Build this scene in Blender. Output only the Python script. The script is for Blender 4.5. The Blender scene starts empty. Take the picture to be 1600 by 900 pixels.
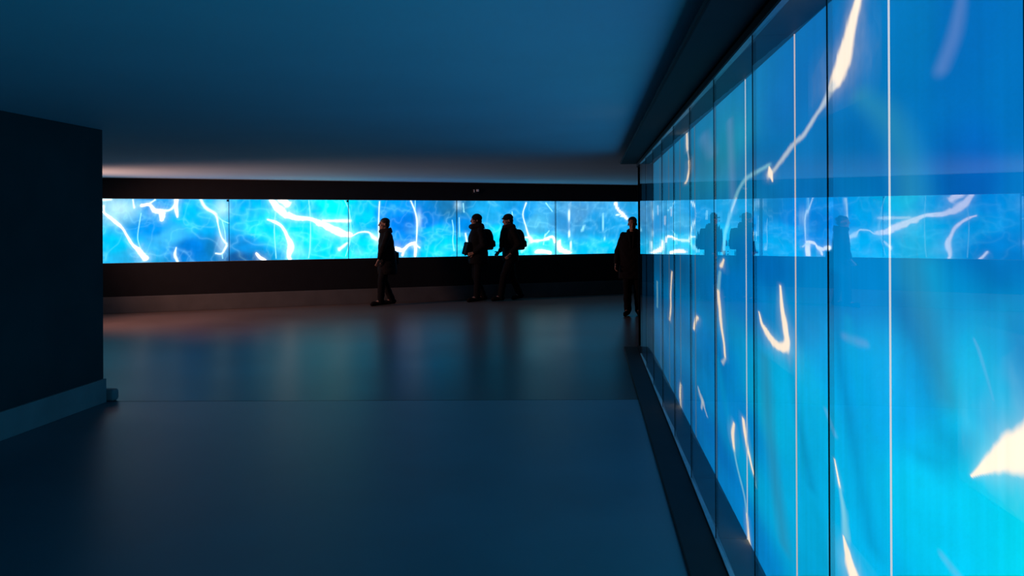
import bpy, bmesh, math, random
import numpy as np
from mathutils import Vector, Matrix

scene = bpy.context.scene
COL = scene.collection
PI = math.pi
random.seed(7)

# ------------------------------------------------------------------ picture data (metres on each wall, linear colours)
FAR_STROKES = [
    ('W',[(-7.934,1.853,0.0116,0.0116),(-7.778,1.713,0.0292,0.0292),(-7.62,1.56,0.0176,0.0176),(-7.536,1.407,0.0176,0.0176),(-7.441,1.241,0.0235,0.0235),(-7.335,1.134,0.0413,0.0413),(-7.239,0.99,0.0473,0.0473)]),
    ('T',[(-7.299,1.829,0.0071,0.0071),(-7.354,1.476,0.0071,0.0071),(-7.355,1.323,0.0071,0.0071),(-7.313,1.181,0.0071,0.0071)]),
    ('W',[(-7.288,1.971,0.0295,0.0295),(-7.159,1.983,0.0237,0.0237),(-7.072,1.877,0.0415,0.0415),(-6.964,1.853,0.0476,0.0476),(-6.953,1.71,0.0297,0.0297)]),
    ('P',[(-7.158,2.007,0.0095,0.0118),(-7.061,2.079,0.0095,0.0119)]),
    ('P',[(-6.964,1.877,0.0143,0.0178),(-6.81,1.889,0.0143,0.0179),(-6.722,1.985,0.0144,0.0179)]),
    ('W',[(-6.699,2.117,0.0359,0.0359),(-6.7,1.961,0.0239,0.0239),(-6.689,1.841,0.0239,0.0239),(-6.679,1.758,0.012,0.012)]),
    ('P',[(-7.437,2.076,0.0118,0.0147),(-7.417,1.935,0.0141,0.0177)]),
    ('P',[(-7.954,2.085,0.0232,0.029),(-7.807,2.086,0.0233,0.0291)]),
    ('P',[(-7.923,1.957,0.014,0.0174),(-7.913,1.841,0.014,0.0174)]),
    ('P',[(-6.703,1.183,0.0072,0.0072),(-6.726,1.052,0.0191,0.0239),(-6.682,0.908,0.0192,0.0239)]),
    ('P',[(-6.275,2.107,0.0193,0.0242),(-6.186,1.938,0.0242,0.0303),(-6.005,1.805,0.0195,0.0243),(-5.96,1.598,0.0097,0.0122),(-5.904,1.378,0.0098,0.0122),(-5.813,1.243,0.0195,0.0244)]),
    ('T',[(-6.005,1.805,0.0073,0.0091),(-5.891,1.695,0.0073,0.0091),(-5.765,1.634,0.0073,0.0092)]),
    ('T',[(-5.891,1.695,0.0073,0.0073),(-5.846,1.5,0.0073,0.0073),(-5.824,1.268,0.0073,0.0073)]),
    ('P',[(-6.008,1.063,0.0097,0.0122),(-5.894,1.061,0.0122,0.0152),(-5.813,1.207,0.0195,0.0244)]),
    ('T',[(-5.894,1.061,0.0073,0.0091),(-5.883,0.964,0.0073,0.0073)]),
    ('W',[(-5.266,1.05,0.0124,0.0124),(-5.195,0.962,0.031,0.031),(-5.101,0.911,0.0248,0.0248)]),
    ('W',[(-4.988,2.078,0.0436,0.0436),(-4.881,1.954,0.0624,0.0624),(-4.725,1.804,0.0563,0.0563),(-4.531,1.742,0.044,0.044),(-4.249,1.716,0.0316,0.0316),(-4.039,1.626,0.0508,0.0508),(-3.84,1.523,0.0638,0.0638),(-3.6,1.419,0.0577,0.0577),(-3.46,1.392,0.045,0.045)]),
    ('P',[(-4.002,1.677,0.0203,0.0254),(-3.688,1.676,0.0256,0.032),(-3.459,1.675,0.0257,0.0322)]),
    ('W',[(-4.796,2.092,0.0625,0.0625),(-4.676,2.017,0.0564,0.0564)]),
    ('W',[(-5.05,1.705,0.0124,0.0124),(-4.918,1.655,0.0249,0.0249),(-4.799,1.58,0.025,0.025),(-4.727,1.467,0.025,0.025),(-4.679,1.341,0.0313,0.0313),(-4.619,1.215,0.0565,0.0565),(-4.632,1.115,0.0627,0.0627),(-4.656,0.99,0.0376,0.0376),(-4.633,0.914,0.0314,0.0314)]),
    ('T',[(-4.906,1.854,0.0075,0.0075),(-4.931,1.493,0.0075,0.0075),(-4.898,0.944,0.0075,0.0075)]),
    ('T',[(-4.272,2.082,0.0076,0.0089),(-4.249,1.83,0.0076,0.0095),(-4.238,1.526,0.0081,0.0101),(-4.252,1.146,0.0076,0.0095),(-4.278,0.945,0.0076,0.0088)]),
    ('T',[(-3.571,2.099,0.0077,0.0096),(-3.483,1.894,0.0077,0.0096),(-3.446,1.585,0.0077,0.0097),(-3.447,1.379,0.0077,0.0097),(-3.487,1.174,0.0077,0.0096),(-3.551,0.969,0.0077,0.0096)]),
    ('P',[(-3.678,1.099,0.0307,0.0384),(-3.525,1.226,0.0154,0.0193)]),
    ('P',[(-3.422,1.366,0.0103,0.0129),(-3.268,1.442,0.0103,0.0129),(-3.087,1.44,0.013,0.0162),(-3.009,1.349,0.026,0.0325),(-2.918,1.296,0.026,0.0325)]),
    ('P',[(-2.862,2.064,0.0094,0.0117),(-2.877,1.725,0.0104,0.013),(-2.879,1.334,0.0104,0.013),(-2.866,1.126,0.0104,0.013),(-2.815,0.942,0.0157,0.0196)]),
    ('P',[(-2.211,2.094,0.0106,0.0132),(-2.117,1.856,0.0132,0.0166),(-2.078,1.617,0.0159,0.0199),(-2.094,1.233,0.0106,0.0132)]),
    ('T',[(-2.116,2.094,0.0079,0.0099),(-2.117,1.856,0.0079,0.0099)]),
    ('W',[(-2.523,1.094,0.046,0.046),(-2.39,1.066,0.0329,0.0329),(-2.242,1.182,0.0231,0.0231),(-2.121,1.207,0.0331,0.0331)]),
    ('W',[(-2.364,1.052,0.0132,0.0132),(-2.391,0.961,0.0165,0.0165)]),
    ('W',[(-2.107,1.167,0.0265,0.0265),(-2.122,0.942,0.0232,0.0232)]),
    ('P',[(-2.107,1.167,0.0159,0.0199),(-2.026,1.113,0.0159,0.0199)]),
    ('T',[(-1.321,1.681,0.0081,0.0101),(-1.294,1.479,0.0092,0.0115),(-1.309,1.25,0.0081,0.0101),(-1.282,1.048,0.0135,0.0168)]),
    ('T',[(-1.073,2.033,0.0108,0.0135),(-1.06,1.857,0.0108,0.0135)]),
    ('T',[(-1.166,1.735,0.0081,0.0081),(-1.154,1.33,0.0081,0.0081)]),
    ('P',[(-1.027,1.396,0.0135,0.0169),(-0.999,1.233,0.0163,0.0203)]),
    ('T',[(0.031,1.857,0.0083,0.009),(0.045,1.677,0.0083,0.009)]),
    ('P',[(0.359,2.053,0.0111,0.0139),(0.283,1.802,0.0111,0.0139),(0.356,1.523,0.0123,0.0153),(0.415,1.328,0.0223,0.0279),(0.475,1.229,0.0447,0.0559)]),
    ('P',[(0.31,1.301,0.0139,0.0174),(0.415,1.3,0.0167,0.0209)]),
    ('P',[(0.49,1.215,0.0279,0.0349),(0.656,1.227,0.0224,0.028),(0.899,1.252,0.0113,0.0141)]),
    ('T',[(0.444,1.202,0.0279,0.0349),(0.249,0.996,0.0278,0.0348)]),
    ('T',[(0.808,1.366,0.0112,0.0141),(0.762,1.141,0.0112,0.014)]),
    ('T',[(0.9,1.435,0.0113,0.0141),(0.793,1.324,0.0112,0.0141)]),
    ('W',[(0.594,0.976,0.028,0.028),(0.761,0.987,0.0421,0.0421),(0.928,0.956,0.0282,0.0282)]),
    ('W',[(0.777,1.254,0.014,0.014),(0.976,1.308,0.0247,0.0247),(1.037,1.194,0.0212,0.0212)]),
    ('W',[(1.145,1.235,0.0142,0.0142),(1.144,1.094,0.0425,0.0425),(1.206,1.008,0.0496,0.0496),(1.408,0.948,0.0213,0.0213)]),
    ('P',[(1.414,2.057,0.0085,0.0107),(1.381,1.744,0.0085,0.0107),(1.379,1.417,0.0085,0.0107),(1.424,1.147,0.0085,0.0107),(1.439,0.961,0.0085,0.0107)]),
    ('T',[(2.237,1.815,0.0087,0.0108),(2.235,1.454,0.0087,0.0108),(2.282,1.179,0.0087,0.0109)]),
    ('T',[(1.708,1.443,0.0229,0.0286),(1.756,1.558,0.0172,0.0215)]),
    ('W',[(2.546,2.062,0.0218,0.0218),(2.61,1.917,0.0218,0.0218),(2.741,1.8,0.0219,0.0219),(2.839,1.698,0.0219,0.0219)]),
    ('P',[(2.561,1.801,0.0087,0.0109),(2.741,1.757,0.0117,0.0146)]),
    ('T',[(0.827,2.055,0.0112,0.0141),(0.979,1.872,0.0113,0.0141)]),
]
NEAR_STROKES = [
    ('C',[(2.358,2.286,0.0317,0.0109),(2.414,2.228,0.0388,0.013),(2.472,2.158,0.0495,0.0162),(2.533,2.094,0.0766,0.0245),(2.597,2.052,0.0806,0.0251),(2.65,2.035,0.0471,0.0144)]),
    ('D',[(2.65,2.035,0.0404,0.0123),(2.757,1.989,0.0328,0.0096),(2.856,1.96,0.0235,0.0066),(2.998,1.915,0.0303,0.0081),(3.106,1.903,0.0279,0.0072),(3.285,1.862,0.0313,0.0077),(3.475,1.816,0.0351,0.0081),(3.535,1.808,0.0485,0.011)]),
    ('C',[(3.547,1.837,0.0183,0.0041),(3.523,1.81,0.0422,0.0096),(3.488,1.776,0.0118,0.0027)]),
    ('T',[(3.559,1.849,0.0369,0.0083),(3.84,1.833,0.0431,0.009),(4.07,1.816,0.0485,0.0095),(4.24,1.775,0.0439,0.0083),(4.388,1.713,0.0471,0.0086),(4.527,1.628,0.0502,0.0089),(4.676,1.538,0.0428,0.0073),(4.744,1.425,0.0441,0.0074)]),
    ('D',[(4.332,1.728,0.0275,0.0051),(4.467,1.663,0.0293,0.0052)]),
    ('C',[(4.723,1.389,0.0219,0.0037),(4.814,1.343,0.0568,0.0094)]),
    ('T',[(4.861,1.306,0.0464,0.0076),(4.936,1.186,0.0598,0.0097)]),
    ('C',[(4.936,1.186,0.0478,0.0077),(4.891,1.094,0.0528,0.0086),(4.825,0.987,0.0514,0.0085),(4.738,0.905,0.0385,0.0065),(4.696,0.827,0.0324,0.0055)]),
    ('D',[(4.696,0.82,0.0324,0.0055),(4.786,0.778,0.0449,0.0075)]),
    ('C',[(6.439,2.311,0.0614,0.0076),(6.403,2.171,0.0607,0.0076)]),
    ('D',[(6.403,2.171,0.0405,0.005),(6.287,2.076,0.039,0.0049)]),
    ('C',[(6.287,2.076,0.078,0.0099),(6.289,2.012,0.078,0.0099),(6.412,1.945,0.0609,0.0076),(6.538,1.921,0.0633,0.0077)]),
    ('D',[(7.642,1.729,0.0867,0.009),(7.645,1.669,0.0578,0.006)]),
    ('D',[(9.098,1.79,0.082,0.0072),(9.104,1.697,0.0821,0.0072)]),
    ('D',[(8.277,1.662,0.1017,0.0098),(8.281,1.59,0.1018,0.0098)]),
    ('C',[(7.612,1.14,0.0573,0.006),(7.738,0.949,0.0592,0.0061),(7.746,0.796,0.0594,0.0061),(7.873,0.658,0.0767,0.0078)]),
    ('T',[(9.231,0.933,0.0844,0.0073),(9.248,0.639,0.0847,0.0073)]),
    ('C',[(6.07,0.808,0.0363,0.0048),(5.96,0.888,0.07,0.0094),(5.856,0.919,0.0676,0.0092)]),
    ('C',[(3.36,1.342,0.0164,0.0039),(3.329,1.257,0.0268,0.0065),(3.278,1.185,0.0416,0.0102),(3.248,1.126,0.0459,0.0114),(3.311,1.096,0.0743,0.018),(3.41,1.089,0.0789,0.0186),(3.526,1.099,0.0724,0.0165),(3.638,1.125,0.0514,0.0114),(3.716,1.144,0.0269,0.0058),(3.77,1.187,0.0138,0.0029)]),
    ('C',[(6.923,0.227,0.0473,0.0055),(6.974,0.135,0.0721,0.0082),(6.931,0.029,0.0475,0.0055)]),
    ('D',[(5.84,0.416,0.0336,0.0046),(5.647,0.371,0.0942,0.0133),(5.556,0.348,0.0456,0.0065),(5.409,0.313,0.0288,0.0042)]),
    ('D',[(5.616,0.378,0.0466,0.0066),(5.681,0.306,0.0318,0.0045)]),
    ('C',[(4.421,0.516,0.0287,0.0052),(4.461,0.44,0.0487,0.0087),(4.425,0.37,0.0287,0.0052)]),
    ('T',[(4.425,0.37,0.0287,0.0052),(4.333,0.304,0.0275,0.0051),(4.143,0.216,0.0251,0.0049),(4.079,0.142,0.0244,0.0048)]),
    ('C',[(4.079,0.142,0.0244,0.0048),(4.034,0.048,0.0317,0.0063),(3.988,0.01,0.031,0.0062),(3.927,0.004,0.0301,0.0061)]),
    ('C',[(4.167,0.599,0.0339,0.0065),(4.086,0.507,0.0326,0.0064),(4.008,0.456,0.0352,0.007),(3.903,0.395,0.0223,0.0046)]),
    ('T',[(3.903,0.395,0.0223,0.0046),(3.846,0.356,0.0144,0.003)]),
    ('C',[(2.643,0.841,0.0067,0.002),(2.591,0.772,0.0112,0.0035)]),
    ('T',[(2.591,0.772,0.0128,0.004),(2.555,0.705,0.0249,0.0079),(2.537,0.643,0.0307,0.0098)]),
    ('C',[(2.556,0.63,0.0094,0.003),(2.519,0.591,0.0333,0.0107),(2.467,0.556,0.058,0.0191),(2.4,0.52,0.0768,0.0259)]),
    ('C',[(1.722,1.078,0.0055,0.0026),(1.682,1.103,0.0157,0.0077),(1.626,1.138,0.0342,0.0173),(1.567,1.171,0.0497,0.0262),(1.512,1.194,0.0609,0.0332),(1.405,1.235,0.0674,0.0397)]),
    ('S',[(2.534,1.249,0.0307,0.0098),(2.428,1.251,0.0337,0.0112),(2.352,1.255,0.0263,0.0091)]),
    ('S',[(1.709,1.361,0.0041,0.002),(1.687,1.338,0.0066,0.0032),(1.649,1.281,0.005,0.0025),(1.632,1.254,0.0037,0.0019)]),
    ('S',[(1.748,2.088,0.0199,0.0093),(1.787,2.004,0.0327,0.015),(1.85,1.941,0.0352,0.0156)]),
    ('S',[(1.862,0.857,0.0162,0.0071),(1.776,0.843,0.0206,0.0095)]),
    ('S',[(2.635,0.921,0.0199,0.0061),(2.737,0.979,0.018,0.0053)]),
    ('T',[(8.73,-0.134,0.0755,0.0069),(8.31,-0.312,0.1025,0.0098)]),
    ('S',[(5.493,2.175,0.2078,0.0302),(5.161,2.038,0.1831,0.0284)]),
    ('S',[(4.513,2.158,0.0897,0.0159),(4.409,1.662,0.0856,0.0155)]),
    ('K',[(1.833,1.784,0.0471,0.021),(1.773,1.649,0.0644,0.0298),(1.699,1.53,0.0723,0.0349),(1.611,1.436,0.0527,0.0269)]),
    ('K',[(1.744,1.143,0.0509,0.0239),(1.834,1.073,0.0691,0.0308),(1.97,1.044,0.0474,0.0196)]),
    ('G',[(2.379,1.961,0.0646,0.022),(2.169,1.861,0.0801,0.03),(2.068,1.753,0.0887,0.0349),(2.03,1.626,0.0931,0.0374),(2.009,1.487,0.1025,0.0416),(1.93,1.343,0.0804,0.034),(1.833,1.217,0.0627,0.028)]),
    ('K',[(2.436,1.876,0.1131,0.0376),(2.231,1.732,0.1085,0.0395),(2.173,1.578,0.067,0.0251)]),
    ('K',[(2.102,1.401,0.075,0.0291),(1.967,1.248,0.0836,0.0347),(1.866,1.124,0.0716,0.0314)]),
    ('K',[(6.244,0.166,0.1922,0.0246),(5.887,0.064,0.2389,0.0324)]),
    ('L',[(3.012,1.102,0.0437,0.0117),(2.851,0.864,0.0547,0.0155),(2.606,0.687,0.0585,0.0181),(2.428,0.507,0.0674,0.0225)]),
    ('K',[(3.199,1.071,0.0594,0.0149),(3.107,0.893,0.0559,0.0145),(2.911,0.668,0.0571,0.0158)]),
    ('L',[(2.503,1.304,0.0359,0.0116),(2.392,1.096,0.0381,0.0129),(2.242,0.887,0.0477,0.0173),(2.132,0.693,0.0558,0.0213)]),
    ('K',[(2.66,1.429,0.0474,0.0144),(2.585,1.174,0.0447,0.014),(2.45,0.932,0.0515,0.017),(2.308,0.705,0.0557,0.0196)]),
    ('L',[(1.911,1.492,0.0445,0.019),(1.801,1.334,0.0544,0.0247),(1.663,1.228,0.0512,0.0253)]),
    ('K',[(1.61,1.497,0.0311,0.0159),(1.554,1.395,0.0378,0.02),(1.461,1.319,0.039,0.0221)]),
    ('L',[(4.997,0.769,0.098,0.0157),(4.662,0.533,0.1065,0.0183),(4.191,0.314,0.1029,0.0197)]),
    ('G',[(3.654,0.995,0.0908,0.02),(3.536,0.628,0.0971,0.0221),(3.317,0.303,0.0959,0.0232)]),
    ('L',[(1.663,1.215,0.0512,0.0253),(1.612,1.338,0.048,0.0245),(1.587,1.438,0.0395,0.0205)]),
]
FAR_PATCHES = [
    (-5.89,1.927,0.134,0.195,0.4),
    (-5.893,1.281,0.085,0.268,0.3),
    (-2.037,1.697,0.053,0.172,0.4),
    (-2.918,1.296,0.065,0.117,0.3),
    (-1.193,2.005,0.067,0.094,0.3),
    (-7.671,1.923,0.257,0.164,0.35),
    (-4.437,1.048,0.176,0.101,0.1),
    (-3.308,1.029,0.103,0.077,0.1),
]
FAR_COLOURS = [
    (-7.72,1.92,0.102,0.352,0.515),
    (-7.73,1.28,0.0,0.402,0.68),
    (-7.14,1.51,0.0,0.223,0.644),
    (-7.41,1.04,0.013,0.305,0.578),
    (-6.87,1.39,0.032,0.352,0.68),
    (-6.97,2.01,0.0,0.223,0.578),
    (-6.42,1.75,0.0,0.376,0.831),
    (-6.43,1.14,0.0,0.156,0.546),
    (-5.97,1.14,0.003,0.156,0.402),
    (-6.14,1.62,0.0,0.352,0.753),
    (-5.57,1.87,0.0,0.352,0.753),
    (-5.57,1.19,0.003,0.188,0.515),
    (-5.63,0.97,0.003,0.061,0.223),
    (-5.04,1.49,0.0,0.546,0.913),
    (-4.56,1.49,0.0,0.515,0.831),
    (-4.31,1.93,0.0,0.402,0.753),
    (-3.81,2.0,0.0,0.753,0.871),
    (-4.07,1.23,0.0,0.578,0.871),
    (-3.69,0.97,0.0,0.578,0.913),
    (-3.18,1.87,0.0,0.456,0.831),
    (-3.18,1.16,0.0,0.515,0.831),
    (-2.72,1.87,0.0,0.223,0.68),
    (-2.45,1.67,0.0,0.156,0.61),
    (-2.32,1.34,0.0,0.188,0.644),
    (-1.91,1.74,0.0,0.156,0.546),
    (-1.71,1.47,0.0,0.352,0.791),
    (-1.57,1.07,0.0,0.485,0.871),
    (-1.22,2.0,0.007,0.127,0.305),
    (-1.01,1.6,0.0,0.188,0.578),
    (-0.58,1.87,0.007,0.305,0.644),
    (-0.29,1.32,0.0,0.515,0.871),
    (0.22,1.73,0.0,0.223,0.578),
    (0.6,1.59,0.045,0.352,0.61),
    (0.75,1.1,0.0,0.578,0.831),
    (1.21,1.59,0.021,0.223,0.515),
    (1.6,1.73,0.045,0.223,0.456),
    (1.99,1.59,0.007,0.223,0.515),
    (2.15,1.08,0.0,0.402,0.753),
    (2.64,1.44,0.003,0.262,0.578),
]
NEAR_COLOURS = [
    (1.76,2.0,0.0,0.175,0.592),
    (2.03,2.05,0.0,0.22,0.613),
    (1.56,1.83,0.0,0.196,0.613),
    (1.71,1.66,0.0,0.151,0.623),
    (1.54,1.56,0.0,0.227,0.684),
    (1.93,1.42,0.0,0.307,0.716),
    (1.56,1.39,0.0,0.37,0.804),
    (2.13,1.19,0.0,0.489,0.999),
    (1.64,1.26,0.0,0.615,0.986),
    (1.54,1.0,0.0,0.865,1.119),
    (1.94,0.9,0.0,0.773,1.173),
    (1.69,1.02,0.0,0.793,1.139),
    (3.06,1.0,0.0,0.592,1.027),
    (3.07,0.52,0.0,0.554,0.976),
    (3.25,1.27,0.0,0.366,0.855),
    (2.41,1.78,0.0,0.232,0.644),
    (2.41,1.46,0.0,0.301,0.806),
    (2.42,1.13,0.0,0.508,1.039),
    (2.43,0.66,0.0,0.601,1.069),
    (2.88,1.71,0.002,0.216,0.647),
    (2.87,2.11,0.003,0.183,0.571),
    (3.23,2.05,0.005,0.214,0.639),
    (3.45,1.92,0.002,0.233,0.642),
    (3.58,1.4,0.0,0.202,0.669),
    (3.53,0.77,0.0,0.59,0.987),
    (3.54,0.35,0.0,0.552,0.987),
    (4.52,2.02,0.017,0.399,0.623),
    (4.53,1.66,0.006,0.29,0.623),
    (5.23,1.39,0.002,0.274,0.677),
    (4.34,1.25,0.0,0.262,0.784),
    (5.0,0.77,0.0,0.305,0.847),
    (4.36,0.57,0.0,0.358,0.933),
    (5.01,0.22,0.0,0.24,0.748),
    (4.37,0.12,0.0,0.328,0.882),
    (5.5,1.94,0.014,0.344,0.609),
    (7.04,1.98,0.014,0.252,0.573),
    (7.63,0.69,0.0,0.225,0.603),
    (7.12,0.19,0.0,0.214,0.618),
    (8.97,1.24,0.006,0.171,0.444),
    (9.03,0.16,0.0,0.148,0.366),
    (9.8,1.98,0.016,0.241,0.522),
]


# ------------------------------------------------------------------ helpers
def link(o, parent=None):
    COL.objects.link(o)
    if parent is not None:
        o.parent = parent
    return o

def tag(o, label=None, cat=None, group=None, kind=None):
    if label: o['label'] = label
    if cat: o['category'] = cat
    if group: o['group'] = group
    if kind: o['kind'] = kind
    return o

def empty(name, loc=(0, 0, 0), rz=0.0):
    o = bpy.data.objects.new(name, None)
    o.location = loc
    o.rotation_euler = (0, 0, rz)
    o.empty_display_size = .1
    return link(o)

def obj_from_bm(name, bm, mat, parent=None, smooth=False):
    me = bpy.data.meshes.new(name)
    bm.normal_update()
    bm.to_mesh(me)
    bm.free()
    me.materials.append(mat)
    if smooth:
        me.polygons.foreach_set('use_smooth', [True] * len(me.polygons))
    return link(bpy.data.objects.new(name, me), parent)

def bm_box(bm, x0, x1, y0, y1, z0, z1, bevel=0.0, seg=2):
    r = bmesh.ops.create_cube(bm, size=1.0)
    vs = r['verts']
    bmesh.ops.scale(bm, vec=(x1 - x0, y1 - y0, z1 - z0), verts=vs)
    bmesh.ops.translate(bm, vec=((x0 + x1) / 2, (y0 + y1) / 2, (z0 + z1) / 2), verts=vs)
    if bevel > 0:
        es = list({e for v in vs for e in v.link_edges})
        bmesh.ops.bevel(bm, geom=es, offset=bevel, segments=seg, affect='EDGES', profile=.5)
    return bm

def box(name, x0, x1, y0, y1, z0, z1, mat, parent=None, bevel=0.0, seg=2):
    return obj_from_bm(name, bm_box(bmesh.new(), x0, x1, y0, y1, z0, z1, bevel, seg), mat, parent)

def bm_capsule(bm, p0, p1, r0, r1, n=14, k=5):
    """closed tapered capsule"""
    p0, p1 = Vector(p0), Vector(p1)
    ax = p1 - p0
    L = ax.length
    if L < 1e-6:
        ax, L = Vector((0, 0, 1)), 1e-6
    d = ax.normalized()
    q = d.to_track_quat('Z', 'Y')
    prof = []
    for i in range(k + 1):
        a = -PI / 2 + PI / 2 * i / k
        prof.append((r0 * math.cos(a), r0 * math.sin(a)))
    for i in range(k + 1):
        a = PI / 2 * i / k
        prof.append((r1 * math.cos(a), L + r1 * math.sin(a)))
    rings = []
    for (r, z) in prof:
        if r < 1e-7:
            rings.append([bm.verts.new(p0 + q @ Vector((0, 0, z)))])
        else:
            rings.append([bm.verts.new(p0 + q @ Vector((r * math.cos(2 * PI * j / n), r * math.sin(2 * PI * j / n), z)))
                          for j in range(n)])
    bridge(bm, rings)

def bridge(bm, rings):
    for a, b in zip(rings, rings[1:]):
        la, lb = len(a), len(b)
        m = max(la, lb)
        for j in range(m):
            j2 = (j + 1) % m
            if la == 1 and lb == 1:
                continue
            if la == 1:
                bm.faces.new((a[0], b[j2], b[j]))
            elif lb == 1:
                bm.faces.new((a[j], a[j2], b[0]))
            else:
                bm.faces.new((a[j], a[j2], b[j2], b[j]))

def bm_ellipsoid(bm, c, r, rot=None, n=16):
    m = bmesh.ops.create_uvsphere(bm, u_segments=n, v_segments=n // 2 + 2, radius=1.0)
    M = Matrix.Translation(Vector(c)) @ (rot.to_4x4() if rot else Matrix.Identity(4)) @ Matrix.Diagonal((*r, 1.0))
    bmesh.ops.transform(bm, matrix=M, verts=m['verts'])

def bm_loft(bm, rings, n=28, pw=2.0):
    """rings: (cx, cy, z, rx, ry) stacked; closed with end caps"""
    rs = []
    for (cx, cy, z, rx, ry) in rings:
        ring = []
        for j in range(n):
            a = 2 * PI * j / n
            ca, sa = math.cos(a), math.sin(a)
            ex = 2.0 / pw
            ring.append(bm.verts.new((cx + rx * math.copysign(abs(ca) ** ex, ca), cy + ry * math.copysign(abs(sa) ** ex, sa), z)))
        rs.append(ring)
    bridge(bm, rs)
    bm.faces.new(list(reversed(rs[0])))
    bm.faces.new(rs[-1])

def remeshed(name, bm, mat, parent, voxel=.01, smooth=4, disp=0.0):
    """union of overlapping closed shapes turned into ONE continuous surface"""
    me = bpy.data.meshes.new(name + '_src')
    bmesh.ops.recalc_face_normals(bm, faces=bm.faces)
    bm.to_mesh(me)
    bm.free()
    o = bpy.data.objects.new(name + '_src', me)
    COL.objects.link(o)
    r = o.modifiers.new('r', 'REMESH')
    r.mode = 'VOXEL'
    r.voxel_size = voxel
    s = o.modifiers.new('s', 'SMOOTH')
    s.factor = .5
    s.iterations = smooth
    dg = bpy.context.evaluated_depsgraph_get()
    dg.update()
    me2 = bpy.data.meshes.new_from_object(o.evaluated_get(dg))
    bpy.data.objects.remove(o)
    bpy.data.meshes.remove(me)
    me2.name = name
    me2.materials.clear()
    me2.materials.append(mat)
    if disp > 0:                                              # small cloth folds
        n = len(me2.vertices)
        co = np.empty(n * 3, np.float32); no = np.empty(n * 3, np.float32)
        me2.vertices.foreach_get('co', co); me2.vertices.foreach_get('normal', no)
        co = co.reshape(-1, 3); no = no.reshape(-1, 3)
        w = (np.sin(co[:, 2] * 46 + 3 * np.sin(co[:, 0] * 21) + co[:, 1] * 17) * .6 + np.sin(co[:, 2] * 23 - co[:, 0] * 33) * .4)
        co = co + no * (disp * w)[:, None]
        me2.vertices.foreach_set('co', co.ravel())
    me2.polygons.foreach_set('use_smooth', [True] * len(me2.polygons))
    me2.update()
    return link(bpy.data.objects.new(name, me2), parent)

# ------------------------------------------------------------------ materials (all procedural)
def mat_new(name):
    m = bpy.data.materials.new(name)
    m.use_nodes = True
    nt = m.node_tree
    nt.nodes.clear()
    out = nt.nodes.new('ShaderNodeOutputMaterial')
    return m, nt, out

def principled(name, col, rough=.6, spec=.4, metal=0.0, noise=0.0, scale=6.0, rnoise=0.0, bump=0.0, bscale=60.0, stretch=(1, 1, 1)):
    m, nt, out = mat_new(name)
    b = nt.nodes.new('ShaderNodeBsdfPrincipled')
    b.inputs['Roughness'].default_value = rough
    b.inputs['Specular IOR Level'].default_value = spec
    b.inputs['Metallic'].default_value = metal
    nt.links.new(b.outputs[0], out.inputs[0])
    tc = nt.nodes.new('ShaderNodeTexCoord')
    mp = nt.nodes.new('ShaderNodeMapping')
    mp.inputs['Scale'].default_value = stretch
    nt.links.new(tc.outputs['Object'], mp.inputs[0])
    n = nt.nodes.new('ShaderNodeTexNoise')
    n.inputs['Scale'].default_value = scale
    n.inputs['Detail'].default_value = 5
    nt.links.new(mp.outputs[0], n.inputs['Vector'])
    r = nt.nodes.new('ShaderNodeValToRGB')
    lo = [c * (1 - noise) for c in col]; hi = [min(1, c * (1 + noise)) for c in col]
    r.color_ramp.elements[0].position = .3
    r.color_ramp.elements[1].position = .7
    r.color_ramp.elements[0].color = (*lo, 1)
    r.color_ramp.elements[1].color = (*hi, 1)
    nt.links.new(n.outputs[0], r.inputs[0])
    nt.links.new(r.outputs[0], b.inputs['Base Color'])
    if rnoise:
        mr = nt.nodes.new('ShaderNodeMapRange')
        mr.inputs['To Min'].default_value = rough - rnoise
        mr.inputs['To Max'].default_value = rough + rnoise
        nt.links.new(n.outputs[0], mr.inputs[0])
        nt.links.new(mr.outputs[0], b.inputs['Roughness'])
    if bump:
        n2 = nt.nodes.new('ShaderNodeTexNoise')
        n2.inputs['Scale'].default_value = bscale
        n2.inputs['Detail'].default_value = 4
        nt.links.new(mp.outputs[0], n2.inputs['Vector'])
        bp = nt.nodes.new('ShaderNodeBump')
        bp.inputs['Strength'].default_value = bump
        bp.inputs['Distance'].default_value = .01
        nt.links.new(n2.outputs[0], bp.inputs['Height'])
        nt.links.new(bp.outputs[0], b.inputs['Normal'])
    return m

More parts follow.
